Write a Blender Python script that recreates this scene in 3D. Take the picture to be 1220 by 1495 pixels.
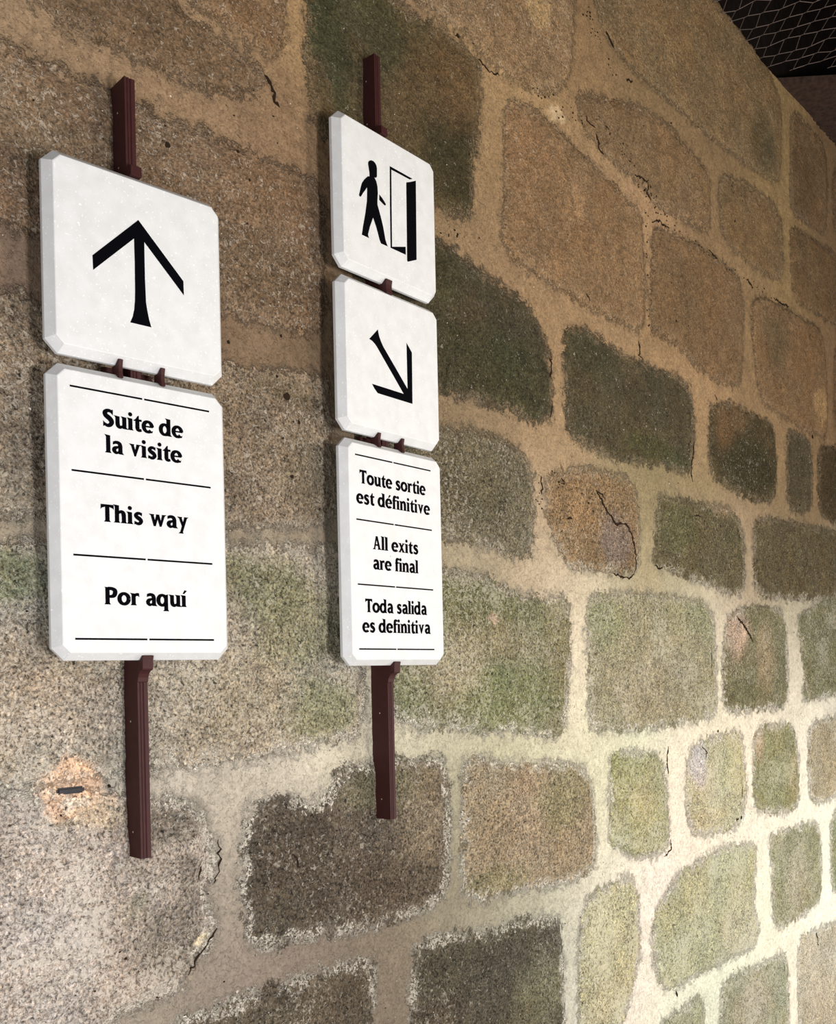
"""Two maroon-post signs on an old sandstone wall."""
import bpy, bmesh, math, random
import numpy as np
from mathutils import Vector, Matrix
for o in list(bpy.data.objects): bpy.data.objects.remove(o)
SC = bpy.context.scene
# ---------- camera, light, exposure ----------
TH, F_PX, AXIS_Y, ROLL, DIST = math.radians(41.4087), 1454.9, 983.94, -0.0217, 1.41
cam_d = bpy.data.cameras.new('camera'); cam = bpy.data.objects.new('camera', cam_d); SC.collection.objects.link(cam)
cam_d.sensor_fit = 'VERTICAL'; cam_d.sensor_height = 36.0; cam_d.sensor_width = 36.0
cam_d.lens = F_PX / 1495 * 36.0; cam_d.shift_y = (AXIS_Y - 747.5) / 1495; cam_d.clip_start = 0.02
fwd = Vector((math.cos(TH), math.sin(TH), 0)); right = Vector((math.sin(TH), -math.cos(TH), 0)); up = Vector((0, 0, 1))
cr, sr = math.cos(ROLL), math.sin(ROLL)
ax = right * cr + up * sr; ay = -right * sr + up * cr
M = Matrix((ax, ay, -fwd)).transposed().to_4x4(); M.translation = Vector((0, -DIST, 1.6))
cam.matrix_world = M; SC.camera = cam

world = bpy.data.worlds.new('world'); SC.world = world; world.use_nodes = True
bg = world.node_tree.nodes['Background']; bg.inputs[0].default_value = (0.80, 0.90, 1.0, 1); bg.inputs[1].default_value = 0.07
def area(name, loc, target, size, power, color):
    l = bpy.data.lights.new(name, 'AREA'); l.shape = 'RECTANGLE'; l.size, l.size_y = size; l.energy = power; l.color = color
    o = bpy.data.objects.new(name, l); SC.collection.objects.link(o); o.location = loc
    o.rotation_euler = (Vector(target) - Vector(loc)).to_track_quat('-Z', 'Y').to_euler(); return o
area('daylight_front', (0.95, -2.9, 1.10), (1.35, 0, 1.5), (0.5, 0.5), 68, (1.0, 0.975, 0.965))
area('daylight_left', (-1.1, -1.9, 1.0), (0.9, 0, 1.4), (1.3, 1.6), 46, (0.96, 0.98, 1.0))
area('warm_upper_fill', (2.9, -2.6, 2.1), (2.5, 0, 2.9), (0.8, 0.8), 50, (1.0, 0.88, 0.74))  # added fill that brightens the upper right wall; no lamp known there
area('daylight_low_right', (4.6, -1.9, 0.55), (3.3, 0, 0.7), (0.8, 1.1), 54, (1.0, 0.99, 0.97))  # unseen light at low right, added for the bright wall there
vs = SC.view_settings; vs.view_transform = 'Standard'; vs.look = 'None'; vs.exposure = 0.0; vs.gamma = 1.0; vs.use_curve_mapping = False

# ---------- measured outlines, millimetres on the wall (x along it, z up) or on a sign ----------
STONES = [[[[749,2685],[987,2809],[999,2746],[1061,2729],[1151,2728],[1206,2712],[1188,2664],[1073,2619],[957,2620],[885,2616],[815,2610],[758,2623]],[112,88,62],0.25,[]],[[[1024,2829],[1257,2951],[1258,2797],[1228,2752],[1170,2756],[1103,2761],[1040,2761]],[128,98,66],0.3,[]],[[[1319,2997],[1540,3113],[1569,3027],[1601,3026],[1722,3034],[1820,3038],[1868,3014],[1855,2857],[1824,2769],[1825,2671],[1799,2642],[1737,2625],[1692,2634],[1525,2642],[1387,2646],[1329,2670],[1314,2770]],[92,78,48],0.12,[[1365,2846,75,148,[62,64,38],0.85],[1474,2967,81,84,[70,68,42],0.8],[1563,2836,119,116,[88,70,46],0.6],[1778,2741,150,125,[58,52,30],0.9],[1534,2924,63,86,[66,66,40],0.7],[1760,2936,111,108,[100,76,48],0.7],[1344,2743,33,80,[100,78,50],0.6]]],[[[587,2524],[704,2536],[759,2543],[830,2535],[892,2546],[991,2539],[1090,2554],[1226,2553],[1294,2562],[1340,2555],[1354,2519],[1350,2264],[1217,2247],[1107,2240],[927,2263],[756,2271],[698,2269],[582,2268]],[118,94,70],0.45,[[832,2396,107,64,[122,98,72],0.6],[1220,2347,133,89,[104,82,58],0.8],[1207,2483,116,76,[124,96,68],0.6],[733,2462,64,61,[132,108,80],0.6],[1291,2459,71,78,[116,88,62],0.5],[730,2319,53,41,[112,88,68],0.5]]],[[[1442,2549],[1586,2566],[1690,2557],[1756,2554],[1880,2525],[1975,2517],[2073,2486],[2119,2425],[2134,2331],[2133,2240],[2062,2217],[1964,2222],[1851,2225],[1745,2225],[1642,2221],[1432,2222]],[68,61,42],0.12,[[1839,2334,183,95,[56,56,32],0.7],[2001,2304,145,84,[58,58,34],0.7],[1792,2433,88,63,[76,64,42],0.6],[1697,2484,71,61,[66,62,34],0.7]]],[[[2193,2484],[2286,2511],[2419,2495],[2602,2482],[2837,2495],[2919,2469],[2937,2365],[2929,2284],[2892,2195],[2753,2206],[2605,2193],[2392,2183],[2227,2201],[2193,2233]],[74,66,44],0.15,[[2321,2442,140,55,[58,58,36],0.7],[2660,2398,209,80,[66,60,42],0.6],[2694,2242,213,37,[66,68,38],0.7]]],[[[3039,2445],[3201,2484],[3333,2479],[3572,2475],[3591,2354],[3569,2197],[3380,2173],[3149,2194],[3033,2223]],[70,60,36],0.3,[[3148,2379,74,91,[110,80,50],0.6],[3335,2293,230,94,[48,46,26],0.8],[3259,2444,67,46,[110,82,54],0.5]]],[[[3695,2481],[3846,2489],[3938,2469],[3951,2327],[3937,2213],[3828,2182],[3685,2175]],[76,66,44],0.15,[]],[[[4012,2470],[4232,2497],[4599,2527],[4576,2193],[4212,2178],[4003,2196]],[66,54,32],0.12,[]],[[[580,2168],[696,2177],[759,2178],[925,2190],[1104,2153],[1215,2168],[1351,2191],[1375,2122],[1372,1894],[1207,1873],[1097,1870],[917,1850],[751,1845],[688,1844],[573,1839]],[122,106,86],0.55,[[723,2002,64,61,[128,112,94],0.6],[1212,2066,99,76,[110,94,74],0.7],[1295,1976,71,79,[110,98,76],0.6],[1247,2137,102,26,[96,84,62],0.6],[726,2124,64,41,[120,102,82],0.6],[710,1879,63,40,[150,134,110],0.6]]],[[[1449,2149],[1685,2142],[1830,2159],[1923,2157],[2001,2133],[2037,2087],[2043,2019],[2032,1896],[1980,1872],[1857,1892],[1700,1899],[1441,1887]],[98,90,68],0.45,[[1828,2015,156,79,[86,80,58],0.7],[1756,2114,99,46,[92,84,60],0.6]]],[[[2093,2073],[2137,2101],[2224,2127],[2361,2141],[2509,2142],[2566,2105],[2568,1967],[2552,1876],[2368,1866],[2198,1868],[2142,1913],[2098,1979]],[124,100,68],0.35,[[2433,1956,89,80,[112,96,84],0.95],[2204,2025,131,53,[134,106,72],0.5]]],[[[2680,2110],[2811,2122],[2969,2121],[3146,2130],[3247,2109],[3293,2041],[3289,1851],[3168,1839],[2991,1868],[2782,1886],[2642,1909],[2662,1985]],[88,80,54],0.25,[[2793,2028,134,83,[80,82,50],0.6],[3109,2126,125,22,[130,104,74],0.7]]],[[[3371,2112],[3566,2135],[4210,2150],[4574,2160],[4556,1892],[4194,1885],[3953,1855],[3666,1849],[3368,1841]],[84,74,50],0.15,[]],[[[572,1789],[687,1801],[751,1810],[916,1826],[1096,1834],[1239,1846],[1363,1851],[1404,1838],[1436,1718],[1443,1580],[1437,1497],[1389,1473],[1280,1464],[1086,1454],[932,1452],[857,1450],[742,1443],[565,1456]],[150,138,118],0.6,[[712,1758,52,40,[112,116,78],0.85],[1188,1774,114,63,[104,104,66],0.8],[1269,1688,121,78,[118,116,76],0.7],[1317,1530,108,66,[118,118,78],0.8],[1119,1563,123,73,[134,124,100],0.7],[789,1553,137,63,[162,148,132],0.6],[704,1637,62,60,[152,136,118],0.5],[1045,1577,43,47,[150,138,118],0.5]]],[[[1491,1830],[1681,1825],[1819,1827],[1910,1800],[2025,1783],[2178,1786],[2197,1758],[2183,1563],[2152,1438],[2065,1435],[1936,1462],[1796,1464],[1670,1482],[1577,1485],[1523,1510],[1493,1635]],[118,114,78],0.7,[[1819,1761,233,79,[96,98,58],0.8],[1690,1605,118,60,[150,140,112],0.6],[1945,1536,196,82,[108,116,66],0.75],[1575,1548,65,58,[100,104,66],0.8],[1868,1667,160,48,[134,122,88],0.5]]],[[[2281,1790],[2376,1809],[2675,1819],[2954,1814],[3041,1771],[3053,1610],[3055,1459],[2936,1438],[2748,1431],[2544,1428],[2308,1436],[2278,1461],[2273,1666]],[138,132,98],0.7,[[2363,1745,107,74,[118,124,78],0.7],[2663,1552,252,101,[142,130,100],0.6],[2848,1759,184,63,[118,122,80],0.5]]],[[[3143,1756],[3225,1793],[3361,1812],[3605,1809],[3652,1719],[3660,1505],[3611,1448],[3319,1450],[3148,1451],[3103,1482],[3101,1650]],[104,100,66],0.5,[[3205,1712,98,78,[168,140,118],0.85],[3352,1537,174,71,[92,92,56],0.6],[3446,1631,84,121,[150,124,88],0.5]]],[[[3743,1785],[3982,1843],[4194,1882],[4558,1910],[4530,1495],[4169,1482],[3786,1460],[3826,1552]],[104,102,68],0.75,[]],[[[1118,1325],[1141,1372],[1204,1383],[1312,1351],[1344,1395],[1378,1423],[1456,1422],[1537,1420],[1668,1419],[1692,1376],[1696,1270],[1679,1115],[1593,1088],[1462,1089],[1335,1094],[1244,1113],[1185,1106],[1124,1128],[1113,1223],[1111,1284]],[88,76,61],0.35,[[1239,1265,136,90,[70,61,49],0.8],[1399,1172,134,68,[76,64,50],0.8],[1612,1311,76,118,[126,108,80],0.7],[1485,1368,123,48,[116,110,76],0.6],[1203,1157,82,50,[78,70,56],0.7]]],[[[1748,1397],[1794,1408],[1933,1377],[2030,1374],[2226,1355],[2278,1310],[2292,1214],[2296,1079],[2215,1061],[2072,1065],[1999,1074],[1873,1080],[1787,1081],[1733,1099],[1735,1291]],[138,120,90],0.4,[[1991,1267,103,117,[144,122,94],0.6],[2143,1285,126,87,[126,122,82],0.7],[1848,1109,131,32,[124,120,80],0.7]]],[[[2383,1375],[2487,1370],[2671,1342],[2705,1248],[2714,1070],[2624,1059],[2528,1067],[2423,1106],[2362,1133],[2374,1249]],[150,148,100],0.85,[[2545,1184,63,90,[168,158,98],0.5],[2643,1112,58,48,[160,160,120],0.5],[2455,1328,113,57,[138,144,80],0.6]]],[[[2851,1343],[2932,1368],[3072,1381],[3231,1387],[3254,1291],[3270,1176],[3226,1076],[3056,1067],[2871,1081],[2828,1148],[2824,1251]],[166,160,120],0.75,[[2905,1301,66,77,[176,168,166],0.95],[2959,1123,165,39,[184,160,110],0.5],[3171,1268,107,91,[158,160,108],0.5]]],[[[3356,1394],[3640,1389],[3705,1360],[3745,1235],[3737,1091],[3668,1064],[3489,1077],[3330,1108],[3321,1269]],[130,128,80],0.7,[[3365,1346,47,71,[170,130,96],0.6],[3694,1173,53,76,[160,146,96],0.5]]],[[[3866,1378],[4163,1393],[4524,1403],[4502,1072],[4143,1074],[3987,1061],[3856,1084],[3829,1228]],[146,134,102],0.7,[]],[[[565,1454],[679,1447],[742,1439],[833,1433],[875,1418],[931,1403],[998,1391],[1028,1367],[1055,1310],[1060,1277],[1039,1236],[1058,1179],[1033,1137],[997,1099],[979,1078],[930,1078],[848,1065],[799,1005],[557,1080]],[156,142,130],0.8,[[783,1281,102,94,[164,150,138],0.7],[957,1364,66,45,[112,104,92],0.85],[965,1158,80,68,[112,100,84],0.85],[889,1230,32,24,[118,116,92],0.6],[736,1157,97,61,[166,150,136],0.7],[955,1296,80,34,[126,116,104],0.6],[1008,1253,36,58,[104,94,82],0.7],[820,1387,70,21,[176,160,130],0.6]]],[[[915,1002],[978,1032],[1031,1031],[1101,1034],[1183,1039],[1339,1035],[1432,1028],[1451,1007],[1444,956],[1427,809],[895,975]],[84,73,57],0.4,[[1319,975,126,53,[88,74,54],0.6],[1214,977,100,38,[86,76,58],0.6]]],[[[1571,1011],[1607,1025],[1704,1025],[1826,1006],[1967,1004],[2112,980],[2128,904],[2122,593],[1541,774],[1559,927]],[80,73,56],0.35,[[1740,927,147,92,[72,66,50],0.7],[2032,807,118,101,[110,108,78],0.7],[1665,855,139,45,[78,66,52],0.6]]],[[[2229,996],[2357,1021],[2480,1021],[2512,965],[2513,897],[2525,807],[2474,706],[2409,616],[2383,512],[2185,573],[2201,728],[2197,868]],[166,162,120],0.85,[[2320,715,105,73,[176,164,120],0.5]]],[[[2767,983],[2915,1004],[3126,1017],[3346,990],[3324,901],[3306,780],[3354,690],[3305,642],[3071,647],[2837,650],[2660,649],[2613,718],[2585,814],[2617,897],[2695,946]],[160,160,118],0.85,[[3197,716,162,92,[170,164,132],0.6]]],[[[3454,1002],[3618,1002],[3887,998],[3957,939],[3949,688],[3781,664],[3522,661],[3468,696],[3466,879]],[132,132,94],0.75,[[3701,815,121,127,[152,146,118],0.8]]],[[[4060,1004],[4304,1012],[4497,1008],[4474,656],[4062,667]],[124,130,88],0.75,[]],[[[2533,465],[2627,565],[2770,579],[2904,580],[2916,345]],[150,152,112],0.85,[]],[[[3032,581],[3179,583],[3377,569],[3587,565],[3598,408],[3576,140],[3009,317]],[142,142,108],0.8,[[3294,438,192,94,[154,146,120],0.7]]],[[[3694,587],[3854,579],[4112,570],[4468,563],[4422,-123],[3680,108]],[166,154,126],0.7,[]],[[[1952,2953],[1984,2986],[2072,3010],[2163,3004],[2268,2985],[2399,2963],[2524,2941],[2617,2923],[2634,2753],[2618,2577],[2485,2572],[2299,2573],[2162,2586],[2041,2591],[1962,2606],[1930,2641],[1945,2752]],[130,100,66],0.2,[[2137,2732,94,105,[118,90,60],0.5],[2053,2909,119,85,[140,108,74],0.5]]],[[[2682,2908],[2786,2925],[2980,2945],[3129,2944],[3278,2933],[3332,2887],[3315,2666],[3286,2552],[3093,2533],[2956,2553],[2864,2583],[2740,2594],[2660,2589]],[116,90,60],0.12,[[2893,2720,235,128,[108,84,54],0.5]]],[[[3388,2873],[3504,2924],[3775,2932],[4101,2947],[4135,2739],[4122,2515],[3940,2507],[3704,2519],[3429,2542]],[118,90,58],0.12,[[3602,2780,103,100,[96,78,50],0.6]]],[[[4228,2956],[4704,2978],[4677,2575],[4209,2515]],[104,78,50],0.12,[]],[[[2274,3128],[2386,3164],[2615,3237],[2805,3253],[2964,3223],[3081,3211],[3081,3010],[2906,2991],[2728,2978],[2625,3005],[2489,3013],[2380,3029],[2305,3052]],[124,98,66],0.15,[]],[[[3143,3224],[3358,3283],[3688,3297],[3699,3020],[3424,3001],[3164,3018]],[120,95,62],0.1,[]],[[[3773,3266],[3935,3278],[4283,3305],[4730,3354],[4708,3041],[4143,2997],[3771,2986]],[112,86,55],0.1,[]],[[[2373,3535],[2946,3836],[3721,3761],[3686,3375],[3443,3352],[3133,3331],[2804,3327],[2579,3328],[2458,3347],[2388,3394]],[124,100,66],0.2,[[3527,3464,112,123,[92,80,52],0.8],[2750,3465,263,124,[132,106,70],0.5]]],[[[3800,3732],[4195,3719],[4172,3345],[3866,3314],[3776,3324]],[116,90,60],0.1,[[3911,3491,117,133,[96,74,48],0.6]]],[[[4257,3686],[4753,3700],[4732,3385],[4253,3359]],[110,84,56],0.1,[]],[[[1618,3140],[2296,3495],[2275,3303],[2257,3186],[2221,3120],[2137,3067],[2029,3048],[1903,3033],[1826,3062],[1716,3057],[1635,3053]],[138,110,76],0.35,[]]]  # bottom-centre dirt and shade, and the lower-left hollow's shade, are in these colours
MORTAR = [[813,2589,[150,120,88]],[725,2581,[152,124,92]],[992,2616,[146,116,84]],[1147,2597,[140,110,80]],[1284,2809,[160,126,82]],[1279,2650,[138,108,78]],[1580,3047,[150,120,84]],[1077,2773,[160,128,92]],[1908,2788,[146,116,78]],[2029,3035,[170,136,92]],[1915,2986,[160,128,86]],[2317,3176,[144,112,74]],[2617,3285,[136,110,74]],[1748,2599,[138,112,78]],[1954,2558,[146,116,82]],[2159,2511,[146,116,80]],[2379,2997,[160,128,90]],[2663,2942,[172,136,98]],[3108,3135,[132,106,72]],[3151,2974,[144,114,78]],[3312,2947,[140,112,76]],[3741,3533,[150,122,78]],[3731,3119,[146,118,76]],[2920,3285,[140,112,76]],[4152,3132,[134,106,72]],[4213,3487,[128,100,68]],[3357,2723,[136,108,72]],[2468,2523,[150,120,84]],[2655,2759,[140,110,72]],[4175,2748,[128,98,66]],[728,2235,[126,102,82]],[1106,2198,[128,102,76]],[1284,2222,[122,98,72]],[719,1824,[158,140,112]],[1206,1858,[150,132,104]],[1345,1863,[152,132,104]],[2159,2336,[152,122,84]],[2156,2195,[160,130,94]],[1887,2199,[140,116,84]],[1734,2188,[130,108,78]],[2981,2373,[156,124,86]],[3628,2334,[140,112,76]],[3975,2357,[132,104,70]],[2978,2503,[152,120,82]],[3719,2552,[140,110,74]],[2062,1975,[168,142,110]],[2344,2161,[146,126,92]],[2608,2149,[128,114,78]],[2961,2164,[132,116,80]],[3325,2103,[146,120,86]],[3327,1938,[156,132,96]],[3697,2161,[124,104,72]],[1822,1848,[160,142,108]],[2165,1845,[190,170,134]],[2439,1838,[184,170,132]],[2852,1848,[176,166,128]],[3146,1813,[190,172,144]],[3678,1829,[160,148,116]],[4192,1854,[150,140,108]],[2228,1634,[222,204,170]],[3080,1543,[214,200,168]],[3680,1631,[200,186,156]],[2601,1990,[150,130,90]],[1441,1566,[188,176,150]],[1428,1470,[196,184,152]],[1662,1449,[186,178,142]],[1968,1416,[188,180,140]],[2245,1400,[204,196,158]],[2574,1397,[198,200,162]],[3023,1423,[216,206,172]],[3655,1419,[208,196,166]],[4166,1440,[206,196,170]],[906,1437,[190,178,156]],[1085,1426,[184,170,148]],[1244,1431,[188,174,150]],[1068,1350,[166,150,128]],[1080,1229,[150,134,114]],[1062,1113,[138,120,102]],[1217,1075,[134,114,96]],[1396,1057,[124,106,84]],[1513,953,[126,108,86]],[1715,1269,[148,138,106]],[1709,1102,[138,124,98]],[1898,1027,[160,152,122]],[2071,1036,[178,172,142]],[2327,1229,[206,200,154]],[2756,1241,[234,214,186]],[3297,1257,[232,214,182]],[3794,1241,[228,216,190]],[2370,1065,[220,210,184]],[2556,987,[232,216,194]],[3326,1043,[226,214,190]],[3985,1037,[224,218,188]],[2158,862,[196,190,166]],[2547,773,[234,216,192]],[2795,633,[222,222,188]],[3384,820,[230,222,186]],[3192,626,[220,222,188]],[3961,637,[226,222,194]],[4012,844,[228,220,190]],[3638,423,[228,214,184]],[2978,500,[214,216,184]],[836,1090,[150,134,112]],[742,1442,[168,154,134]]]  # lower-right light and bottom-centre shade are put into these colours
CRACKS = [[[[2331,2083],[2351,2069],[2379,2044],[2403,2025],[2439,2002],[2465,2008],[2499,2004],[2525,1973],[2539,1935],[2545,1897],[2536,1871]],5.5],[[[2536,1871],[2508,1856],[2459,1859],[2415,1867]],4.3],[[[2334,2084],[2362,2076],[2380,2067]],3.0],[[[3213,1772],[3245,1752],[3288,1725],[3321,1702],[3343,1684]],6.4],[[[2441,3370],[2459,3359],[2484,3344]],4.9],[[[2550,3284],[2586,3292]],4.3],[[[2371,3057],[2388,3047],[2394,3025],[2416,3018]],4.5],[[[2578,3020],[2626,3026],[2658,3021],[2657,2997],[2681,2983]],4.3],[[[2683,2918],[2726,2939],[2756,2936],[2795,2938]],4.9],[[[3064,2954],[3099,2946],[3129,2944]],4.9],[[[3357,2941],[3391,2932],[3414,2928]],5.7],[[[3598,2942],[3675,2940],[3742,2947]],4.5],[[[2585,2545],[2596,2528],[2591,2507],[2611,2496]],4.7],[[[2130,2399],[2132,2365],[2125,2343]],4.2],[[[2930,2310],[2918,2255],[2902,2210],[2914,2181]],4.3],[[[2128,2277],[2121,2241]],3.1],[[[3086,2489],[3101,2472]],4.5],[[[2075,2088],[2080,2063],[2077,2042]],3.1],[[[1773,3047],[1793,3052]],4.7],[[[1853,3027],[1885,3025],[1906,3021],[1938,3026]],3.5],[[[2714,1368],[2704,1328],[2711,1286]],4.5],[[[2941,1352],[2965,1333],[2959,1316]],5.2],[[[2719,1091],[2722,1060],[2674,1047]],3.7],[[[2728,637],[2736,617]],4.9],[[[3883,568],[3902,516]],5.3],[[[3194,1092],[3173,1099]],5.5],[[[2654,1902],[2679,1896],[2704,1900]],4.4],[[[1207,2710],[1223,2694],[1231,2669],[1242,2665]],5.1],[[[1063,1321],[1065,1279],[1056,1245]],2.1],[[[1024,1280],[1022,1257]],2.6],[[[1060,1167],[1041,1144],[1019,1123],[999,1099]],2.9],[[[2168,2095],[2181,2086]],3.5],[[[2183,1991],[2209,1993]],4.2],[[[2300,2602],[2320,2589]],3.7],[[[1235,1270],[1246,1241]],2.8],[[[2910,2078],[2957,2076]],4.3],[[[2320,3085],[2333,3072],[2368,3071]],2.9]]
PITS = [[1242,2124,7.7],[1221,2157,3.2],[1272,2081,3.9],[1251,1975,4.5],[987,2494,5.7],[872,1159,2.7],[1109,2194,3.6],[1138,2542,3.1],[853,1434,3.2],[1781,3049,4.7],[2819,3266,4.2],[3265,3110,4.6],[2813,2658,4.2],[1234,2236,3.2],[3961,2494,8.0],[1160,2497,3.1],[3802,2208,5.2],[3216,1096,6.9],[3052,1395,4.4]]
ARROW_UP = [[145.8,-71.3],[222.5,-147.0],[222.9,-169.7],[155.1,-103.0],[155.0,-157.7],[155.5,-177.1],[155.9,-196.6],[157.8,-208.8],[160.5,-222.2],[164.2,-234.0],[128.5,-234.2],[132.9,-224.3],[135.6,-212.6],[137.1,-198.4],[137.8,-181.5],[138.2,-139.7],[137.9,-102.3],[70.1,-168.6],[69.5,-146.7]]
ARROW_DOWN = [[203.5,-532.0],[205.1,-426.0],[188.7,-409.7],[188.9,-504.0],[156.0,-471.7],[117.9,-435.0],[111.1,-425.9],[106.2,-417.1],[103.8,-410.0],[102.8,-403.8],[76.8,-428.9],[85.0,-430.8],[91.8,-434.1],[97.7,-438.6],[176.4,-516.6],[81.9,-515.7],[88.9,-523.9],[98.2,-531.1]]
WALKER = [[84.3,-83.3],[85.1,-79.3],[87.8,-75.8],[93.3,-72.5],[99.9,-71.7],[105.4,-73.6],[108.6,-76.9],[110.2,-82.6],[109.6,-99.3],[105.5,-103.2],[102.0,-103.3],[107.5,-109.1],[110.6,-118.5],[111.2,-131.7],[109.7,-144.3],[109.4,-154.9],[113.5,-164.0],[119.1,-177.2],[124.9,-193.3],[130.8,-217.1],[134.0,-223.7],[137.7,-228.9],[117.5,-229.2],[113.8,-224.0],[104.6,-201.5],[95.7,-185.0],[85.8,-206.2],[79.9,-223.0],[80.8,-226.4],[83.1,-229.6],[62.0,-229.5],[66.2,-211.1],[73.5,-183.6],[78.7,-158.1],[79.9,-139.9],[80.0,-130.9],[73.9,-139.0],[67.2,-147.3],[62.7,-154.2],[60.5,-156.2],[57.9,-156.2],[56.3,-154.1],[59.1,-145.8],[62.2,-135.8],[65.7,-127.2],[72.4,-118.1],[82.4,-108.5],[87.9,-106.1],[87.7,-98.4],[85.8,-90.2]]
HAND = [[115.2,-132.1],[123.4,-136.2],[133.2,-143.7],[134.5,-145.9],[133.3,-147.9],[130.3,-148.9],[120.8,-145.7],[114.9,-143.2]]
DOORF = [[148.7,-63.3],[219.7,-63.3],[209.9,-68.1],[153.4,-68.9],[151.8,-144.8],[150.6,-225.3],[192.6,-212.2],[192.7,-228.7],[146.3,-228.9],[145.9,-227.5],[146.7,-146.6]]
DOORL = [[198.9,-78.2],[212.2,-72.3],[229.8,-63.4],[226.7,-228.6],[198.7,-241.1],[196.4,-239.7]]
RELIEF = [[948, 1309, 79, 45, 14.0], [971, 1162, 61, 51, -16.0], [772, 1283, 78, 83, 4.0], [1036, 1248, 26, 106, -10.0], [1032, 1096, 43, 35, -4.0], [887, 1153, 50, 44, 4.0], [2873, 1304, 46, 64, -4.0], [2433, 1956, 104, 91, -6.0], [1313, 1385, 108, 26, 3.0], [1480, 1900, 200, 900, -16]]
PATCHES = [[786, 1438, 52, 46, [214, 176, 146], 0.85], [832, 1401, 35, 30, [196, 172, 146], 0.5], [793, 1414, 25, 13, [205, 198, 184], 0.6], [2186, 3034, 45, 21, [196, 172, 136], 0.8], [2276, 2837, 31, 47, [166, 134, 100], 0.6], [4052, 2635, 85, 71, [160, 132, 94], 0.7], [2096, 3267, 61, 55, [184, 156, 114], 0.6], [1862, 1726, 24, 11, [170, 150, 130], 0.9], [1034, 1148, 13, 11, [214, 196, 160], 0.9], [997, 1371, 55, 35, [98, 92, 82], 0.5]]
GRITLINES = [[[2384, 3111], [2666, 3004], 26, 14], [[2605, 3002], [2835, 2947], 34, 12], [[2835, 2947], [3741, 2942], 30, 9], [[2652, 2958], [2648, 2596], 16, 6], [[2001, 3056], [2311, 3045], 22, 16], [[2325, 3382], [2499, 3254], 20, 12], [[3068, 3344], [3325, 3186], 10, 20], [[2052, 2110], [2077, 1977], 10, 6], [[2112, 2101], [2305, 2036], 16, 14], [[1700, 2576], [1849, 2607], 10, 8]]
SLOT = (0.7651, 0.8104, 1.4285, 1.4389)
# ---------- helpers ----------
def lin(c):
    c = np.asarray(c, float) / 255.0
    return np.where(c <= 0.04045, c / 12.92, ((c + 0.055) / 1.055) ** 2.4)
def new_obj(name, me, mat=None, parent=None, loc=(0, 0, 0)):
    o = bpy.data.objects.new(name, me)
    SC.collection.objects.link(o); o.location = loc
    if mat is not None: me.materials.append(mat)
    if parent is not None: o.parent = parent
    return o
def mesh_from(verts, faces, name, smooth=False):
    me = bpy.data.meshes.new(name); me.from_pydata([tuple(map(float, v)) for v in verts], [], faces); me.update()
    if smooth: me.polygons.foreach_set('use_smooth', [True] * len(me.polygons))
    return me
def quads_mesh(name, V, Q):
    me = bpy.data.meshes.new(name)
    me.vertices.add(len(V)); me.vertices.foreach_set('co', V.astype(np.float32).ravel())
    n = len(Q); me.loops.add(n * 4); me.loops.foreach_set('vertex_index', Q.astype(np.int32).ravel())
    me.polygons.add(n); me.polygons.foreach_set('loop_start', np.arange(0, n * 4, 4, dtype=np.int32))
    me.polygons.foreach_set('loop_total', np.full(n, 4, np.int32))
    me.polygons.foreach_set('use_smooth', np.ones(n, bool)); me.update(calc_edges=True); return me
def box(name, x0, x1, y0, y1, z0, z1, mat, parent=None, bev=0.0):
    bm = bmesh.new(); bmesh.ops.create_cube(bm, size=1)
    c = ((x0 + x1) / 2, (y0 + y1) / 2, (z0 + z1) / 2)
    for v in bm.verts: v.co = Vector((v.co.x * (x1 - x0), v.co.y * (y1 - y0), v.co.z * (z1 - z0)))
    if bev: bmesh.ops.bevel(bm, geom=list(bm.edges), offset=bev, segments=2, affect='EDGES')
    me = bpy.data.meshes.new(name); bm.to_mesh(me); bm.free(); return new_obj(name, me, mat, parent, c)
def tag(o, label=None, cat=None, group=None, kind=None):
    if label: o['label'] = label
    if cat: o['category'] = cat
    if group: o['group'] = group
    if kind: o['kind'] = kind
    return o
RND = np.random.RandomState(7)
LAT = [np.random.RandomState(100 + i).rand(256, 256) for i in range(8)]
def vnoise(x, z, scale, seed=0):
    L = LAT[seed % 8]; a = x / scale + 17.3 * seed; b = z / scale + 9.1 * seed
    i = np.floor(a).astype(int); j = np.floor(b).astype(int); u = a - i; v = b - j
    u = u * u * (3 - 2 * u); v = v * v * (3 - 2 * v)
    g = lambda p, q: L[p % 256, q % 256]
    return ((g(i, j) * (1 - u) + g(i + 1, j) * u) * (1 - v) + (g(i, j + 1) * (1 - u) + g(i + 1, j + 1) * u) * v) * 2 - 1
def fbm(x, z, scale, seed=0, oct=3, rough=0.5):
    r = 0; a = 1; t = 0
    for k in range(oct):
        r = r + a * vnoise(x, z, scale / 2 ** k, seed + k); t += a; a *= rough
    return r / t
def muted(c, k):   # the outlines' colours were noted a little too strong
    c = np.asarray(c, float); return c.mean() * (1 - k) + c * k
def chaikin(P, n=2):
    P = np.array(P, float)
    for _ in range(n):
        N = np.roll(P, -1, 0); P = np.stack([P * .84 + N * .16, P * .16 + N * .84], 1).reshape(-1, 2)
    return P
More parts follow.
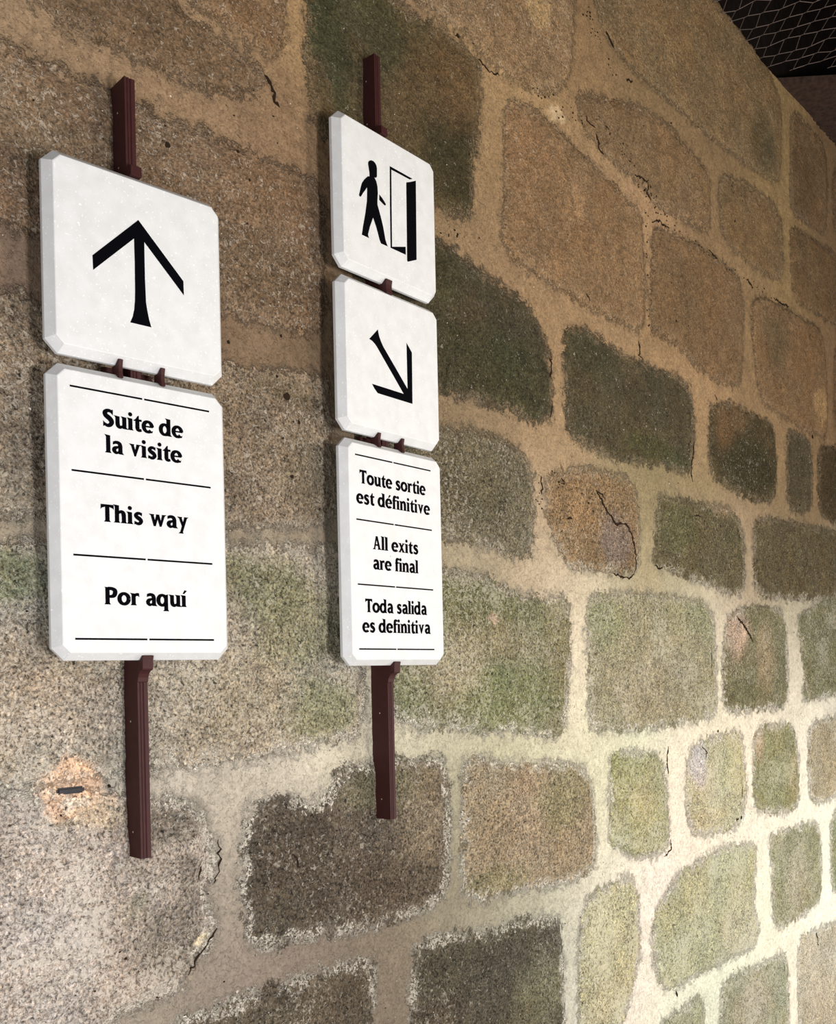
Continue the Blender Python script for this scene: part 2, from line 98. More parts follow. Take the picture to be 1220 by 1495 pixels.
def sdist(x, z, P):                     # signed distance to an outline, positive inside
    d = np.full(x.shape, 1e9); ins = np.zeros(x.shape, bool)
    for k in range(len(P)):
        ax_, az_ = P[k]; bx_, bz_ = P[(k + 1) % len(P)]
        ex, ez = bx_ - ax_, bz_ - az_
        t = np.clip(((x - ax_) * ex + (z - az_) * ez) / (ex * ex + ez * ez + 1e-12), 0, 1)
        d = np.minimum(d, (x - ax_ - t * ex) ** 2 + (z - az_ - t * ez) ** 2)
        c = ((az_ > z) != (bz_ > z)) & (x < (bx_ - ax_) * (z - az_) / (bz_ - az_ + 1e-15) + ax_); ins ^= c
    d = np.sqrt(d); return np.where(ins, d, -d)
def sstep(a, b, t):
    t = np.clip((t - a) / (b - a), 0, 1); return t * t * (3 - 2 * t)
def depth_at(x): return np.maximum(0.9, x * math.cos(TH) + DIST * math.sin(TH))   # distance along the view, sets mesh fineness only

# ---------- materials ----------
def nmat(name):
    m = bpy.data.materials.new(name); m.use_nodes = True; nt = m.node_tree
    return m, nt, nt.nodes['Principled BSDF']
def masonry(name, grain):
    # one recipe for stone and mortar: 'sd' (distance into the stone) decides which shows, with a ragged, crumbly border
    m, nt, b = nmat(name); N = nt.nodes; L = nt.links
    def attr(n): a_ = N.new('ShaderNodeAttribute'); a_.attribute_name = n; return a_
    tS, tM, al, sd = attr('tint').outputs['Color'], attr('tint2').outputs['Color'], attr('lime').outputs['Fac'], attr('sd').outputs['Fac']
    geo = N.new('ShaderNodeNewGeometry')
    def noise(sc, det=3, ro=.6, dist=0.0):
        n = N.new('ShaderNodeTexNoise'); n.inputs['Scale'].default_value = sc; n.inputs['Detail'].default_value = det
        n.inputs['Roughness'].default_value = ro; n.inputs['Distortion'].default_value = dist; L.new(geo.outputs['Position'], n.inputs['Vector']); return n.outputs['Fac']
    def rng(src, a_, b_, c, d):
        r = N.new('ShaderNodeMapRange'); r.inputs[1].default_value = a_; r.inputs[2].default_value = b_; r.inputs[3].default_value = c; r.inputs[4].default_value = d
        L.new(src, r.inputs[0]); return r.outputs[0]
    def mth(op, *v):
        r = N.new('ShaderNodeMath'); r.operation = op
        for i, s_ in enumerate(v):
            if isinstance(s_, (int, float)): r.inputs[i].default_value = s_
            else: L.new(s_, r.inputs[i])
        return r.outputs[0]
    def mix(f, a_, b_, mode='MIX'):
        r = N.new('ShaderNodeMixRGB'); r.blend_type = mode
        for i, s_ in enumerate((f, a_, b_)):
            if isinstance(s_, (int, float)): r.inputs[i].default_value = s_
            elif isinstance(s_, tuple): r.inputs[i].default_value = (*s_, 1)
            else: L.new(s_, r.inputs[i])
        return r.outputs[0]
    def scale(c, f):
        r = N.new('ShaderNodeVectorMath'); r.operation = 'SCALE'; L.new(c, r.inputs[0])
        if isinstance(f, (int, float)): r.inputs['Scale'].default_value = f
        else: L.new(f, r.inputs['Scale'])
        return r.outputs[0]
    g = noise(grain, 4, .65, .5); g2 = noise(grain * .33, 3, .6, .3); mo = noise(15, 4, .65); n1 = noise(38, 5, .75, .4)
    sdn = mth('ADD', mth('ADD', sd, mth('MULTIPLY', mth('SUBTRACT', n1, .5), .105)), mth('MULTIPLY', mth('SUBTRACT', g, .5), .050))
    w = rng(sdn, -.0055, .0055, 0, 1)
    fS = mth('MULTIPLY', mth('MULTIPLY', rng(g, .36, .66, .28, 1.95), rng(g2, .3, .7, .70, 1.32)), mth('MULTIPLY', rng(mo, .3, .7, .80, 1.2), rng(noise(grain * .5, 2, .5), .27, .36, .35, 1.0)))
    fM = mth('MULTIPLY', mth('MULTIPLY', rng(g, .32, .68, .82, 1.17), rng(g2, .3, .7, .90, 1.10)), mth('MULTIPLY', rng(mo, .3, .7, .88, 1.12), rng(noise(grain * .45, 2, .5), .24, .29, .45, 1.0)))
    sx_ = N.new('ShaderNodeSeparateXYZ'); L.new(geo.outputs['Position'], sx_.inputs[0])
    hz = rng(sx_.outputs['Z'], 2.0, 2.6, 0, .62); fU = mth('MULTIPLY', rng(g, .3, .7, .70, 1.32), mth('MULTIPLY', rng(g2, .3, .7, .82, 1.2), rng(mo, .3, .7, .82, 1.18)))
    def up(f): return mth('ADD', mth('MULTIPLY', f, mth('SUBTRACT', 1, hz)), mth('MULTIPLY', fU, hz))
    fM = up(fM); fS = up(fS); low = rng(sx_.outputs['Z'], 1.5, 2.2, 1, .12)
    cS = scale(tS, fS); cS = mix(rng(noise(grain * .7, 2, .5), .42, .62, 0, 1), cS, (1.05, .98, .90), 'MULTIPLY')
    flk = noise(grain * .58, 3, .7, 1.0)
    lm = rng(mth('ADD', flk, mth('MULTIPLY', al, .20)), .645, .70, 0, .8)
    pale = mix(.5, scale(tS, 1.9), (.55, .50, .42))
    cS = mix(lm, cS, pale)
    col = mix(w, scale(tM, fM), cS)
    band = mth('MULTIPLY', rng(mth('ABSOLUTE', mth('SUBTRACT', sdn, .003)), .007, .017, 1, 0), mth('MULTIPLY', rng(noise(13, 3, .6), .42, .53, 0, 1), rng(low, 0, 1, .35, 1)))
    cr = mth('MULTIPLY', band, rng(noise(grain * .85, 3, .75, .6), .44, .50, 0, 1)); dk = mth('MULTIPLY', band, rng(noise(grain * .85, 3, .75, .6), .36, .43, .22, 0))
    col = mix(cr, col, mix(mth('MULTIPLY', low, .65), scale(tM, 1.4), (.96, .89, .76)))  # crumbs whiter low down: the light there is put into their colour
    col = mix(dk, col, scale(col, .35))
    L.new(col, b.inputs['Base Color']); b.inputs['Roughness'].default_value = .93; b.inputs['Specular IOR Level'].default_value = .15
    bp = N.new('ShaderNodeBump'); bp.inputs['Strength'].default_value = 1.0; bp.inputs['Distance'].default_value = .005
    rough_ = mth('ADD', g, mth('MULTIPLY', g2, 1.6))
    h = mth('ADD', mth('MULTIPLY', rough_, rng(w, 0, 1, .35, 1.0)), mth('ADD', mth('MULTIPLY', cr, .5), mth('MULTIPLY', lm, .25)))
    L.new(h, bp.inputs['Height']); L.new(bp.outputs[0], b.inputs['Normal'])
    return m
M_STONE = M_MORTAR = masonry('lime_and_sandstone', 200)
def plain(name, col, rough=.5, metal=0.0, noise=0.0, nscale=60, spec=.5):
    m, nt, b = nmat(name); N = nt.nodes; L = nt.links; c = lin(col)
    b.inputs['Roughness'].default_value = rough; b.inputs['Metallic'].default_value = metal; b.inputs['Specular IOR Level'].default_value = spec
    if noise:
        geo = N.new('ShaderNodeNewGeometry'); n = N.new('ShaderNodeTexNoise'); n.inputs['Scale'].default_value = nscale; n.inputs['Detail'].default_value = 4
        L.new(geo.outputs['Position'], n.inputs['Vector']); r = N.new('ShaderNodeValToRGB')
        r.color_ramp.elements[0].position = .3; r.color_ramp.elements[1].position = .7
        r.color_ramp.elements[0].color = (*(c * (1 - noise)), 1); r.color_ramp.elements[1].color = (*np.minimum(c * (1 + noise), 1), 1)
        L.new(n.outputs['Fac'], r.inputs[0]); L.new(r.outputs[0], b.inputs['Base Color'])
        bp = N.new('ShaderNodeBump'); bp.inputs['Strength'].default_value = .12; bp.inputs['Distance'].default_value = .001
        L.new(n.outputs['Fac'], bp.inputs['Height']); L.new(bp.outputs[0], b.inputs['Normal'])
    else: b.inputs['Base Color'].default_value = (*c, 1)
    return m
def marble():
    m, nt, b = nmat('white_composite'); N = nt.nodes; L = nt.links
    geo = N.new('ShaderNodeNewGeometry')
    n = N.new('ShaderNodeTexNoise'); n.inputs['Scale'].default_value = 40; n.inputs['Detail'].default_value = 5; L.new(geo.outputs['Position'], n.inputs['Vector'])
    r = N.new('ShaderNodeValToRGB'); e = r.color_ramp.elements; e[0].position = .35; e[1].position = .65
    e[0].color = (.615, .615, .612, 1); e[1].color = (.665, .667, .668, 1); L.new(n.outputs['Fac'], r.inputs[0])
    s = N.new('ShaderNodeTexNoise'); s.inputs['Scale'].default_value = 260; s.inputs['Detail'].default_value = 1; L.new(geo.outputs['Position'], s.inputs['Vector'])
    r2 = N.new('ShaderNodeValToRGB'); e = r2.color_ramp.elements; e[0].position = .66; e[1].position = .74; e[0].color = (0, 0, 0, 1); e[1].color = (1, 1, 1, 1); L.new(s.outputs['Fac'], r2.inputs[0])
    mx = N.new('ShaderNodeMixRGB'); mx.inputs[2].default_value = (.78, .78, .78, 1); L.new(r2.outputs[0], mx.inputs[0]); L.new(r.outputs[0], mx.inputs[1])
    d = N.new('ShaderNodeTexNoise'); d.inputs['Scale'].default_value = 75; d.inputs['Detail'].default_value = 2; L.new(geo.outputs['Position'], d.inputs['Vector'])
    r3 = N.new('ShaderNodeValToRGB'); e = r3.color_ramp.elements; e[0].position = .175; e[1].position = .20; e[0].color = (.45, .38, .30, 1); e[1].color = (1, 1, 1, 1); L.new(d.outputs['Fac'], r3.inputs[0])
    ml = N.new('ShaderNodeMixRGB'); ml.blend_type = 'MULTIPLY'; ml.inputs[0].default_value = 1; L.new(mx.outputs[0], ml.inputs[1]); L.new(r3.outputs[0], ml.inputs[2])
    L.new(ml.outputs[0], b.inputs['Base Color']); b.inputs['Roughness'].default_value = .55; b.inputs['Specular IOR Level'].default_value = .3
    return m
M_PANEL = marble()
M_INK = plain('black_ink', (5, 5, 9), .9, spec=.04)
M_PAINT = plain('maroon_paint', (58, 28, 27), .6, noise=.12, nscale=90, spec=.22)
M_SCREW = plain('screw_steel', (170, 160, 150), .35, .6)
M_DARK = plain('recess_shade', (42, 32, 24), .95, spec=.05)  # shade inside cracks and pits, painted as one flat dark colour
M_IRON = plain('dark_iron', (40, 38, 42), .6, .3, noise=.3, nscale=200)
M_WIRE = plain('dull_wire', (104, 90, 84), .6, .2)
M_VOID = plain('dark_boards', (22, 17, 16), .95, noise=.3, nscale=20, spec=.05)
M_BEAM = plain('old_timber', (60, 47, 41), .9, noise=.35, nscale=60, spec=.1)
M_FLOOR = plain('stone_floor', (120, 110, 95), .85, noise=.2, nscale=12)
M_LEDGE = plain('ceiling_edge_board', (24, 19, 17), .95, noise=.3, nscale=30, spec=.05)

# ---------- masonry ----------
stones = []
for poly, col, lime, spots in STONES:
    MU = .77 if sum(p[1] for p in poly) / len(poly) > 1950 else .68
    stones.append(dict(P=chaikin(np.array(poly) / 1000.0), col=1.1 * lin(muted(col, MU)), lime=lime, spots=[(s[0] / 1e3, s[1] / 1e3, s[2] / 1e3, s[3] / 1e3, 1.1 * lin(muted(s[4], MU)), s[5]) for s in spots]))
NVIEW = len(stones)
MX = np.array([[m[0] / 1e3, m[1] / 1e3] for m in MORTAR]); MC = np.array([lin(muted(m[2], .82 if m[1] > 1950 else .68)) for m in MORTAR])
PATCH = [(PX / 1e3, PZ / 1e3, PRX / 1e3, PRZ / 1e3, lin(PC), PW) for PX, PZ, PRX, PRZ, PC, PW in PATCHES]
def patches(t, x, z):
    wx = x + .02 * fbm(x, z, .035, 1, 4, .7); wz = z + .02 * fbm(x, z, .035, 4, 4, .7)
    for a, b, rx, rz, c, w in PATCH:
        k = w * (1 - sstep(.75, 1.15, np.sqrt(((wx - a) / rx) ** 2 + ((wz - b) / rz) ** 2))); t = t * (1 - k[..., None]) + c * k[..., None]
    return t
def mortar_col(x, z):
    num = np.zeros(x.shape + (3,)); den = np.zeros(x.shape)
    wx = x + .03 * fbm(x, z, .08, 3); wz = z + .03 * fbm(x, z, .08, 5)
    for (a, b), c in zip(MX, MC):
        s = .07 + .025 * a
        w = np.exp(-((wx - a) ** 2 + (wz - b) ** 2) / (2 * s * s)) + 1e-5 / (.01 + (wx - a) ** 2 + (wz - b) ** 2)
        num += w[..., None] * c; den += w
    return num / den[..., None]
# courses that go on outside the photographed part of the wall
VIEW = np.array([[.63, 1.06], [4.22, .10], [4.52, 3.83], [3.0, 3.9], [.66, 2.70]])
zz = 0.02; row = 0
while zz < 3.70:
    hgt = RND.uniform(.20, .30); hgt = min(hgt, 3.765 - zz); xx = -1.5 + RND.uniform(-.2, 0)
    while xx < 6.2:
        wd = RND.uniform(.25, .55)
        gx = np.linspace(xx - .02, xx + wd + .02, 9)[None, :] + np.zeros((7, 1)); gz = np.linspace(zz - .02, zz + hgt + .02, 7)[:, None] + np.zeros((1, 9))
        if (sdist(gx, gz, VIEW) < .015).all() and all((sdist(gx, gz, s['P']) < .012).all() for s in stones[:NVIEW]):
            a, b_, c, d = xx + .012, xx + wd - .012, zz + .012, zz + hgt - .012
            j = lambda: RND.uniform(-.008, .008)
            P = [(a + j(), c + j()), ((a + b_) / 2, c + j()), (b_ + j(), c + j()), (b_ + j(), d + j()), ((a + b_) / 2, d + j()), (a + j(), d + j())]
            t = RND.uniform(0, 1); up_ = np.clip((zz - .8) / 2, 0, 1)
            col = lin((120, 116, 82)) * (1 - up_) * (.8 + .4 * t) + lin((118, 92, 62)) * up_ * (.8 + .4 * t)
            stones.append(dict(P=chaikin(P), col=col, lime=.35, spots=[], far=True))
        xx += wd
    zz += hgt; row += 1
# smaller stones close the ring between those courses and the measured ones
zz = 0.04
while zz < 3.6:
    hgt = RND.uniform(.11, .16); xx = -.2
    while xx < 5.6:
        wd = RND.uniform(.12, .26)
        gx = np.linspace(xx - .004, xx + wd + .004, 6)[None, :] + np.zeros((5, 1)); gz = np.linspace(zz - .004, zz + hgt + .004, 5)[:, None] + np.zeros((1, 6))
        if (sdist(gx, gz, VIEW) < -.005).all() and all(q['P'][:, 0].max() < xx or q['P'][:, 0].min() > xx + wd or q['P'][:, 1].max() < zz or q['P'][:, 1].min() > zz + hgt or (sdist(gx, gz, q['P']) < -.003).all() for q in stones):
            j = lambda: RND.uniform(-.008, .008); a, b_, c, d = xx + .008, xx + wd - .008, zz + .008, zz + hgt - .008
            P = [(a + j(), c + j()), ((a + b_) / 2, c + j()), (b_ + j(), c + j()), (b_ + j(), d + j()), ((a + b_) / 2, d + j()), (a + j(), d + j())]
            up_ = np.clip((zz - .8) / 2, 0, 1); col = (lin((124, 118, 90)) * (1 - up_) + lin((118, 94, 66)) * up_) * RND.uniform(.8, 1.2)
            stones.append(dict(P=chaikin(P), col=col, lime=.35, spots=[], far=True)); xx += wd
        else: xx += .03
    zz += hgt
for i, s in enumerate(stones):
    s['lo'] = s['P'].min(0); s['hi'] = s['P'].max(0); s['h'] = .004 + .004 * np.random.RandomState(i).rand(); s['seed'] = i % 5
    s['tx'], s['tz'] = np.random.RandomState(i + 50).uniform(-.006, .006, 2)
HOLLOWS = [(HX / 1e3, HZ / 1e3, HR / 1e3, HS / 1e3, HH / 1e3) for HX, HZ, HR, HS, HH in RELIEF]
def hollow(x, z):
    r = 0
    for a, b, rx, rz, h in HOLLOWS: r = r + h * np.exp(-(((x - a) / rx) ** 2 + ((z - b) / rz) ** 2))
    return r
def stone_h(s, x, z, sd):
    c = (s['lo'] + s['hi']) / 2
    inner = s['h'] + .0035 * fbm(x, z, .11, s['seed'], 3) + .0026 * fbm(x, z, .022, s['seed'] + 2, 3) + (x - c[0]) * s['tx'] + (z - c[1]) * s['tz'] + hollow(x, z)
    inner = inner - .004 * (1 - sstep(0, .03, sd))
    k = sstep(-.010, .007, sd + .0055 + .010 * fbm(x, z, .030, s['seed'] + 1, 4, .75))
    return -.014 * (1 - k) + inner * k
def mortar_h(x, z):
    return .0022 + .0022 * fbm(x, z, .12, 2, 3) + .0012 * fbm(x, z, .018, 6, 2) + hollow(x, z)
def surf(x, z):
    x = np.atleast_1d(np.array(x, float)); z = np.atleast_1d(np.array(z, float)); h = mortar_h(x, z)
    for s in stones:
        if x.max() < s['lo'][0] - .02 or x.min() > s['hi'][0] + .02 or z.max() < s['lo'][1] - .02 or z.min() > s['hi'][1] + .02: continue
        h = np.maximum(h, stone_h(s, x, z, sdist(x, z, s['P'])))
    return h
def set_attr(me, tint, lime, tint2, sd):
    a = me.attributes.new('tint2', 'FLOAT_COLOR', 'POINT'); c = np.ones((len(tint2), 4), np.float32); c[:, :3] = tint2; a.data.foreach_set('color', c.ravel())
    a = me.attributes.new('sd', 'FLOAT', 'POINT'); a.data.foreach_set('value', sd.astype(np.float32))
    a = me.attributes.new('tint', 'FLOAT_COLOR', 'POINT'); c = np.ones((len(tint), 4), np.float32); c[:, :3] = tint; a.data.foreach_set('color', c.ravel())
    a = me.attributes.new('lime', 'FLOAT', 'POINT'); a.data.foreach_set('value', lime.astype(np.float32))
def grid_mesh(name, xs, zs, keep, H, tint, lime, tint2, sd, org):
    X, Z = np.meshgrid(xs, zs, indexing='ij'); n, m = X.shape
    idx = np.arange(n * m).reshape(n, m)
    kq = keep[:-1, :-1] | keep[1:, :-1] | keep[:-1, 1:] | keep[1:, 1:]
    Q = np.stack([idx[:-1, :-1], idx[1:, :-1], idx[1:, 1:], idx[:-1, 1:]], -1)[kq]
    used = np.unique(Q); rm = np.full(n * m, -1); rm[used] = np.arange(len(used))
    V = np.stack([X.ravel() - org[0], -H.ravel(), Z.ravel() - org[1]], 1)[used]
    me = quads_mesh(name, V, rm[Q]); set_attr(me, tint.reshape(-1, 3)[used], lime.ravel()[used], tint2.reshape(-1, 3)[used], sd.ravel()[used]); return me

# mortar bed of the wall, one sheet with the stones set into it
xs = [-1.5]
while xs[-1] < 6.3:
    x = xs[-1]; fine = .6 < x < 4.5
    xs.append(x + (max(.0032, .0036 * depth_at(x) / math.sin(TH) * .62) if fine else .03))
xs = np.array(xs)
zs = np.arange(0, 3.7751, .0058); zs[-1] = 3.775
X, Z = np.meshgrid(xs, zs, indexing='ij')
near = np.full(X.shape, -1.0)
def stone_tint(i, s, X, Z):
    t = np.zeros(X.shape + (3,)) + s['col']
    wx = X + .035 * fbm(X, Z, .07, 1, 4, .7); wz = Z + .035 * fbm(X, Z, .07, 4, 4, .7)
    for a, b, rx, rz, c, w in s['spots']:
        k = w * (1 - sstep(.5, 1.4, np.sqrt(((wx - a) / rx) ** 2 + ((wz - b) / rz) ** 2)))
        t = t * (1 - k[..., None]) + c * k[..., None]
    v = fbm(X, Z, .09, i, 3); g = fbm(X, Z, .13, i + 3, 3)
    t = t * (1 + .16 * v[..., None]) * np.stack([1 + .07 * g, 1 - .01 * g, 1 - .10 * g], -1)
    return patches(t, X, Z)
mcol = patches(mortar_col(X, Z), X, Z); tint = mcol.copy()
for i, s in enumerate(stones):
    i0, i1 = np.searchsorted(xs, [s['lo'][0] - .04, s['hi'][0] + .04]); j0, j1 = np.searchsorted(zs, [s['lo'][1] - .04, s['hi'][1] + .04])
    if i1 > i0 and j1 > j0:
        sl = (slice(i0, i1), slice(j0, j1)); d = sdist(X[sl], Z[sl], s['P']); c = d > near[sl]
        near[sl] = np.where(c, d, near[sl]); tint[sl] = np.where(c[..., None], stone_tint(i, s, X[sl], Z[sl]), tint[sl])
keep = near < .024
wall = new_obj('wall_left', grid_mesh('mortar', xs, zs, keep, mortar_h(X, Z), tint, np.full(X.shape, .4), mcol, near, (0, 0)), M_MORTAR); wall['kind'] = 'structure'
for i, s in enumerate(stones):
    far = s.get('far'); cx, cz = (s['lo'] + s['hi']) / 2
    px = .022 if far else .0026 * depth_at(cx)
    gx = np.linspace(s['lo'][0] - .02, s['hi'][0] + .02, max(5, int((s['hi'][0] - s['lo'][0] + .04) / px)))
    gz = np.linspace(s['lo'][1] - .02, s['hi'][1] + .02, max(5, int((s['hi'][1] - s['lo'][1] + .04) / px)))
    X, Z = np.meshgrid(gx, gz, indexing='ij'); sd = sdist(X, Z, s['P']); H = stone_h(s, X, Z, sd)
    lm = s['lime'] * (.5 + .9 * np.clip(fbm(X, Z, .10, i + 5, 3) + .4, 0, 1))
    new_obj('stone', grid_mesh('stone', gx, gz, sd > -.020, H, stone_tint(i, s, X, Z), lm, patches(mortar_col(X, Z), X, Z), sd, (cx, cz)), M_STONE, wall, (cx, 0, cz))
# cracks: dark strips along the surface, painting the shade inside each split
def strip(name, pts, w, mat):
    P = np.array(pts, float) / 1e3; Q = [P[0]]
    for k in range(len(P) - 1):
        n = max(2, int(np.linalg.norm(P[k + 1] - P[k]) / .006))
        for t in range(1, n + 1): Q.append(P[k] + (P[k + 1] - P[k]) * t / n)
    Q = np.array(Q); Q[1:-1] += .0022 * RND.randn(len(Q) - 2, 2); T = np.gradient(Q, axis=0); T /= np.linalg.norm(T, axis=1)[:, None] + 1e-9
    nrm = np.stack([-T[:, 1], T[:, 0]], 1); n = len(Q); tt = np.linspace(0, 1, n)
    ww = w / 1e3 * .5 * np.minimum(1, np.minimum(tt, 1 - tt) * 6 + .15) * RND.uniform(.35, 1.8, n)
    A = Q + nrm * ww[:, None]; B = Q - nrm * ww[:, None]
    ha = surf(A[:, 0], A[:, 1]); hb = surf(B[:, 0], B[:, 1])
    V = []; c = Q.mean(0)
    for k in range(n):
        V.append((A[k, 0] - c[0], -ha[k] - .0014, A[k, 1] - c[1])); V.append((B[k, 0] - c[0], -hb[k] - .0014, B[k, 1] - c[1])); V.append((Q[k, 0] - c[0], .012, Q[k, 1] - c[1]))
    Fc = []
    for k in range(n - 1):
        a = k * 3; Fc += [(a, a + 3, a + 4, a + 1), (a + 1, a + 4, a + 5, a + 2), (a + 2, a + 5, a + 3, a)]
    return new_obj(name, mesh_from(V, Fc, name), mat, wall, (c[0], 0, c[1]))
for pts, w in CRACKS: strip('crack', pts, w, M_DARK)
for x, z, r in PITS:
    x, z, r = x / 1e3, z / 1e3, r / 1e3; h = surf([x], [z])[0]; n = 9; V = []
    for k in range(n):
        a = 2 * math.pi * k / n; q = r * RND.uniform(.65, 1.15); V.append((math.cos(a) * q, -h - .0016, math.sin(a) * q))
    V.append((0, .01, 0)); Fc = [tuple(range(n))] + [(k, (k + 1) % n, n) for k in range(n)]
    new_obj('pit', mesh_from(V, Fc, 'pit'), M_DARK, wall, (x, 0, z))
# dark slot in the pink mortar patch, drawn as a raised dark block
sx0, sx1, sz0, sz1 = SLOT; h = surf([(sx0 + sx1) / 2], [(sz0 + sz1) / 2])[0]
box('metal_slot', sx0, sx1, -h - .004, .02, sz0, sz1, M_IRON, wall, .0028)

# loose grit: pale crumbs standing proud of the face and small dark pits, too many to count
def scatter(name, pts, mat, proud):
    V = []; Fc = []
    P = np.array([(p[0], p[1]) for p in pts]); hs = np.concatenate([surf([q[0]], [q[1]]) for q in P])
    for (x, z, r), h in zip(pts, hs):
        k = len(V); n = 6; d = r * (.55 if proud else .0)
        for j in range(n):
            a = 2 * math.pi * j / n; q = r * RND.uniform(.6, 1.25); V.append((x + math.cos(a) * q, -h + .001 if proud else -h - .0015, z + math.sin(a) * q * RND.uniform(.6, 1)))
        V.append((x + RND.uniform(-.3, .3) * r, -h - d - .0006 if proud else -h + .006, z)); V.append((x, .012, z))
        Fc += [(k + j, k + (j + 1) % n, k + 6) for j in range(n)] if proud else [tuple(k + j for j in range(n))]
        Fc += [(k + (j + 1) % n, k + j, k + 7) for j in range(n)]
    return tag(new_obj(name, mesh_from(V, Fc, name), mat, wall), kind='stuff')
gp = []; pp = []
for k in range(900):
    x = .66 + 2.4 * RND.rand() ** 1.6; z = RND.uniform(.7, 2.9)
    if z > 1.9 and RND.rand() < .55: continue
    gp.append((x, z, RND.uniform(.0010, .0026) * (1.7 if RND.rand() < .06 else 1)))
for (x0, z0), (x1, z1), n, w in GRITLINES:
    for k in range(n):
        t = RND.rand(); pp.append((x0 / 1e3 + (x1 - x0) / 1e3 * t + RND.randn() * w / 1e3, z0 / 1e3 + (z1 - z0) / 1e3 * t + RND.randn() * w / 1e3, RND.uniform(.001, .0038)))
for k in range(260): pp.append((.66 + 3.3 * RND.rand() ** 1.3, RND.uniform(.6, 3.5), RND.uniform(.0008, .0024)))
scatter('pale_grit', gp, plain('pale_grit', (214, 204, 188), .9, noise=.25, nscale=300, spec=.1), True)
scatter('small_pits', pp, M_DARK, False)

# ---------- lettering: stroke-built humanist letters, x-height 100, capitals 136 ----------
def spline(P, n=7):
    P = np.array(P, float)
    if len(P) == 2: return P
    out = []
    for k in range(len(P) - 1):
        a, b, c, d = P[max(k - 1, 0)], P[k], P[k + 1], P[min(k + 2, len(P) - 1)]
        for t in np.arange(n) / n:
            out.append(.5 * ((2 * b) + (c - a) * t + (2 * a - 5 * b + 4 * c - d) * t * t + (3 * b - a - 3 * c + d) * t ** 3))
    out.append(P[-1]); return np.array(out)
def stroke(P):                          # [(x, y, width), ...] -> quads
    Q = spline(P); T = np.gradient(Q[:, :2], axis=0); T /= np.linalg.norm(T, axis=1)[:, None] + 1e-9
    N = np.stack([-T[:, 1], T[:, 0]], 1) * Q[:, 2:3] * .655; A = Q[:, :2] + N; B = Q[:, :2] - N
    return [[tuple(A[k]), tuple(A[k + 1]), tuple(B[k + 1]), tuple(B[k])] for k in range(len(Q) - 1)]
def ell(cx, cy, rx, ry, a0, a1, w0=26, w1=19, n=26):   # arc, thick at the sides and thin at top and bottom
    P = []
    for k in range(n + 1):
        a = math.radians(a0 + (a1 - a0) * k / n); P.append((cx + rx * math.cos(a), cy + ry * math.sin(a), w1 + (w0 - w1) * abs(math.cos(a)) ** 1.3))
    out = []; Q = np.array(P); T = np.gradient(Q[:, :2], axis=0); T /= np.linalg.norm(T, axis=1)[:, None]
    N = np.stack([-T[:, 1], T[:, 0]], 1) * Q[:, 2:3] * .655; A = Q[:, :2] + N; B = Q[:, :2] - N
    return [[tuple(A[k]), tuple(A[k + 1]), tuple(B[k + 1]), tuple(B[k])] for k in range(n)]
def poly(*P): return [list(P)]
def disc(cx, cy, r): return [[(cx + r * math.cos(k * math.pi / 8), cy + r * math.sin(k * math.pi / 8)) for k in range(16)]]
SW = 34
def foot(x, y=0, l=9, r=9): return poly((x - SW / 2 - l, y), (x + SW / 2 + r, y), (x + SW / 2, y + 13), (x - SW / 2, y + 13))
def flag(x, y): return poly((x - SW / 2 - 13, y + 1), (x + SW / 2, y - 4), (x + SW / 2, y - 18), (x - SW / 2, y - 18), (x - SW / 2 - 4, y - 9))
def stem(x, y0, y1): return poly((x - SW / 2, y0), (x + SW / 2, y0), (x + SW / 2, y1), (x - SW / 2, y1))
def hook(x): return poly((x - SW / 2, 14), (x + SW / 2, 14), (x + SW / 2 + 13, -2), (x - SW / 2 + 2, 0))
G = {}
G['i'] = (46, stem(22, 0, 92) + flag(22, 98) + foot(22) + disc(22, 127, 17))
G['í'] = (46, stem(22, 0, 92) + flag(22, 98) + foot(22) + poly((12, 108), (27, 108), (52, 134), (30, 140)))
G['l'] = (46, stem(22, 0, 138) + flag(22, 143) + foot(22))
G['n'] = (100, stem(22, 0, 92) + flag(22, 98) + foot(22) + stroke([(26, 66, 10), (40, 84, 16), (58, 89, 22), (72, 78, 27), (76, 55, 27)]) + stem(76, 0, 57) + foot(76))
G['h'] = (100, stem(22, 0, 138) + flag(22, 143) + foot(22) + stroke([(26, 66, 10), (40, 84, 16), (58, 89, 22), (72, 78, 27), (76, 55, 27)]) + stem(76, 0, 57) + foot(76))
G['u'] = (100, stem(22, 40, 92) + flag(22, 98) + stroke([(22, 42, 27), (26, 20, 26), (42, 10, 21), (60, 18, 14), (72, 32, 10)]) + stem(76, 8, 92) + flag(76, 98) + hook(76))
G['o'] = (104, ell(51, 49, 37, 41, 0, 360, 27, 19, 36))
G['e'] = (94, ell(47, 49, 34, 41, 2, 318, 27, 18, 34) + poly((24, 44), (90, 44), (92, 57), (24, 57)) + poly((62, 10), (90, 22), (84, 3), (60, 0)))
G['é'] = (94, G['e'][1] + poly((38, 108), (53, 108), (80, 134), (57, 141)))
G['d'] = (105, ell(45, 49, 33, 41, 30, 330, 27, 18, 34) + stem(78, 8, 138) + flag(78, 143) + hook(78))
G['q'] = (105, ell(45, 49, 33, 41, 30, 330, 27, 18, 34) + stem(78, -38, 92) + poly((60, 88), (91, 98), (97, 96), (91, 80)) + foot(78, -40))
G['a'] = (92, stroke([(15, 82, 15), (30, 90, 19), (50, 90, 21), (64, 80, 25), (69, 58, 27)]) + poly((9, 70), (12, 98), (22, 94), (20, 74)) + stem(69, 8, 60) + hook(69)
          + stroke([(66, 57, 13), (44, 53, 16), (24, 42, 24), (20, 25, 26), (34, 9, 19), (52, 14, 13), (66, 28, 10)]))
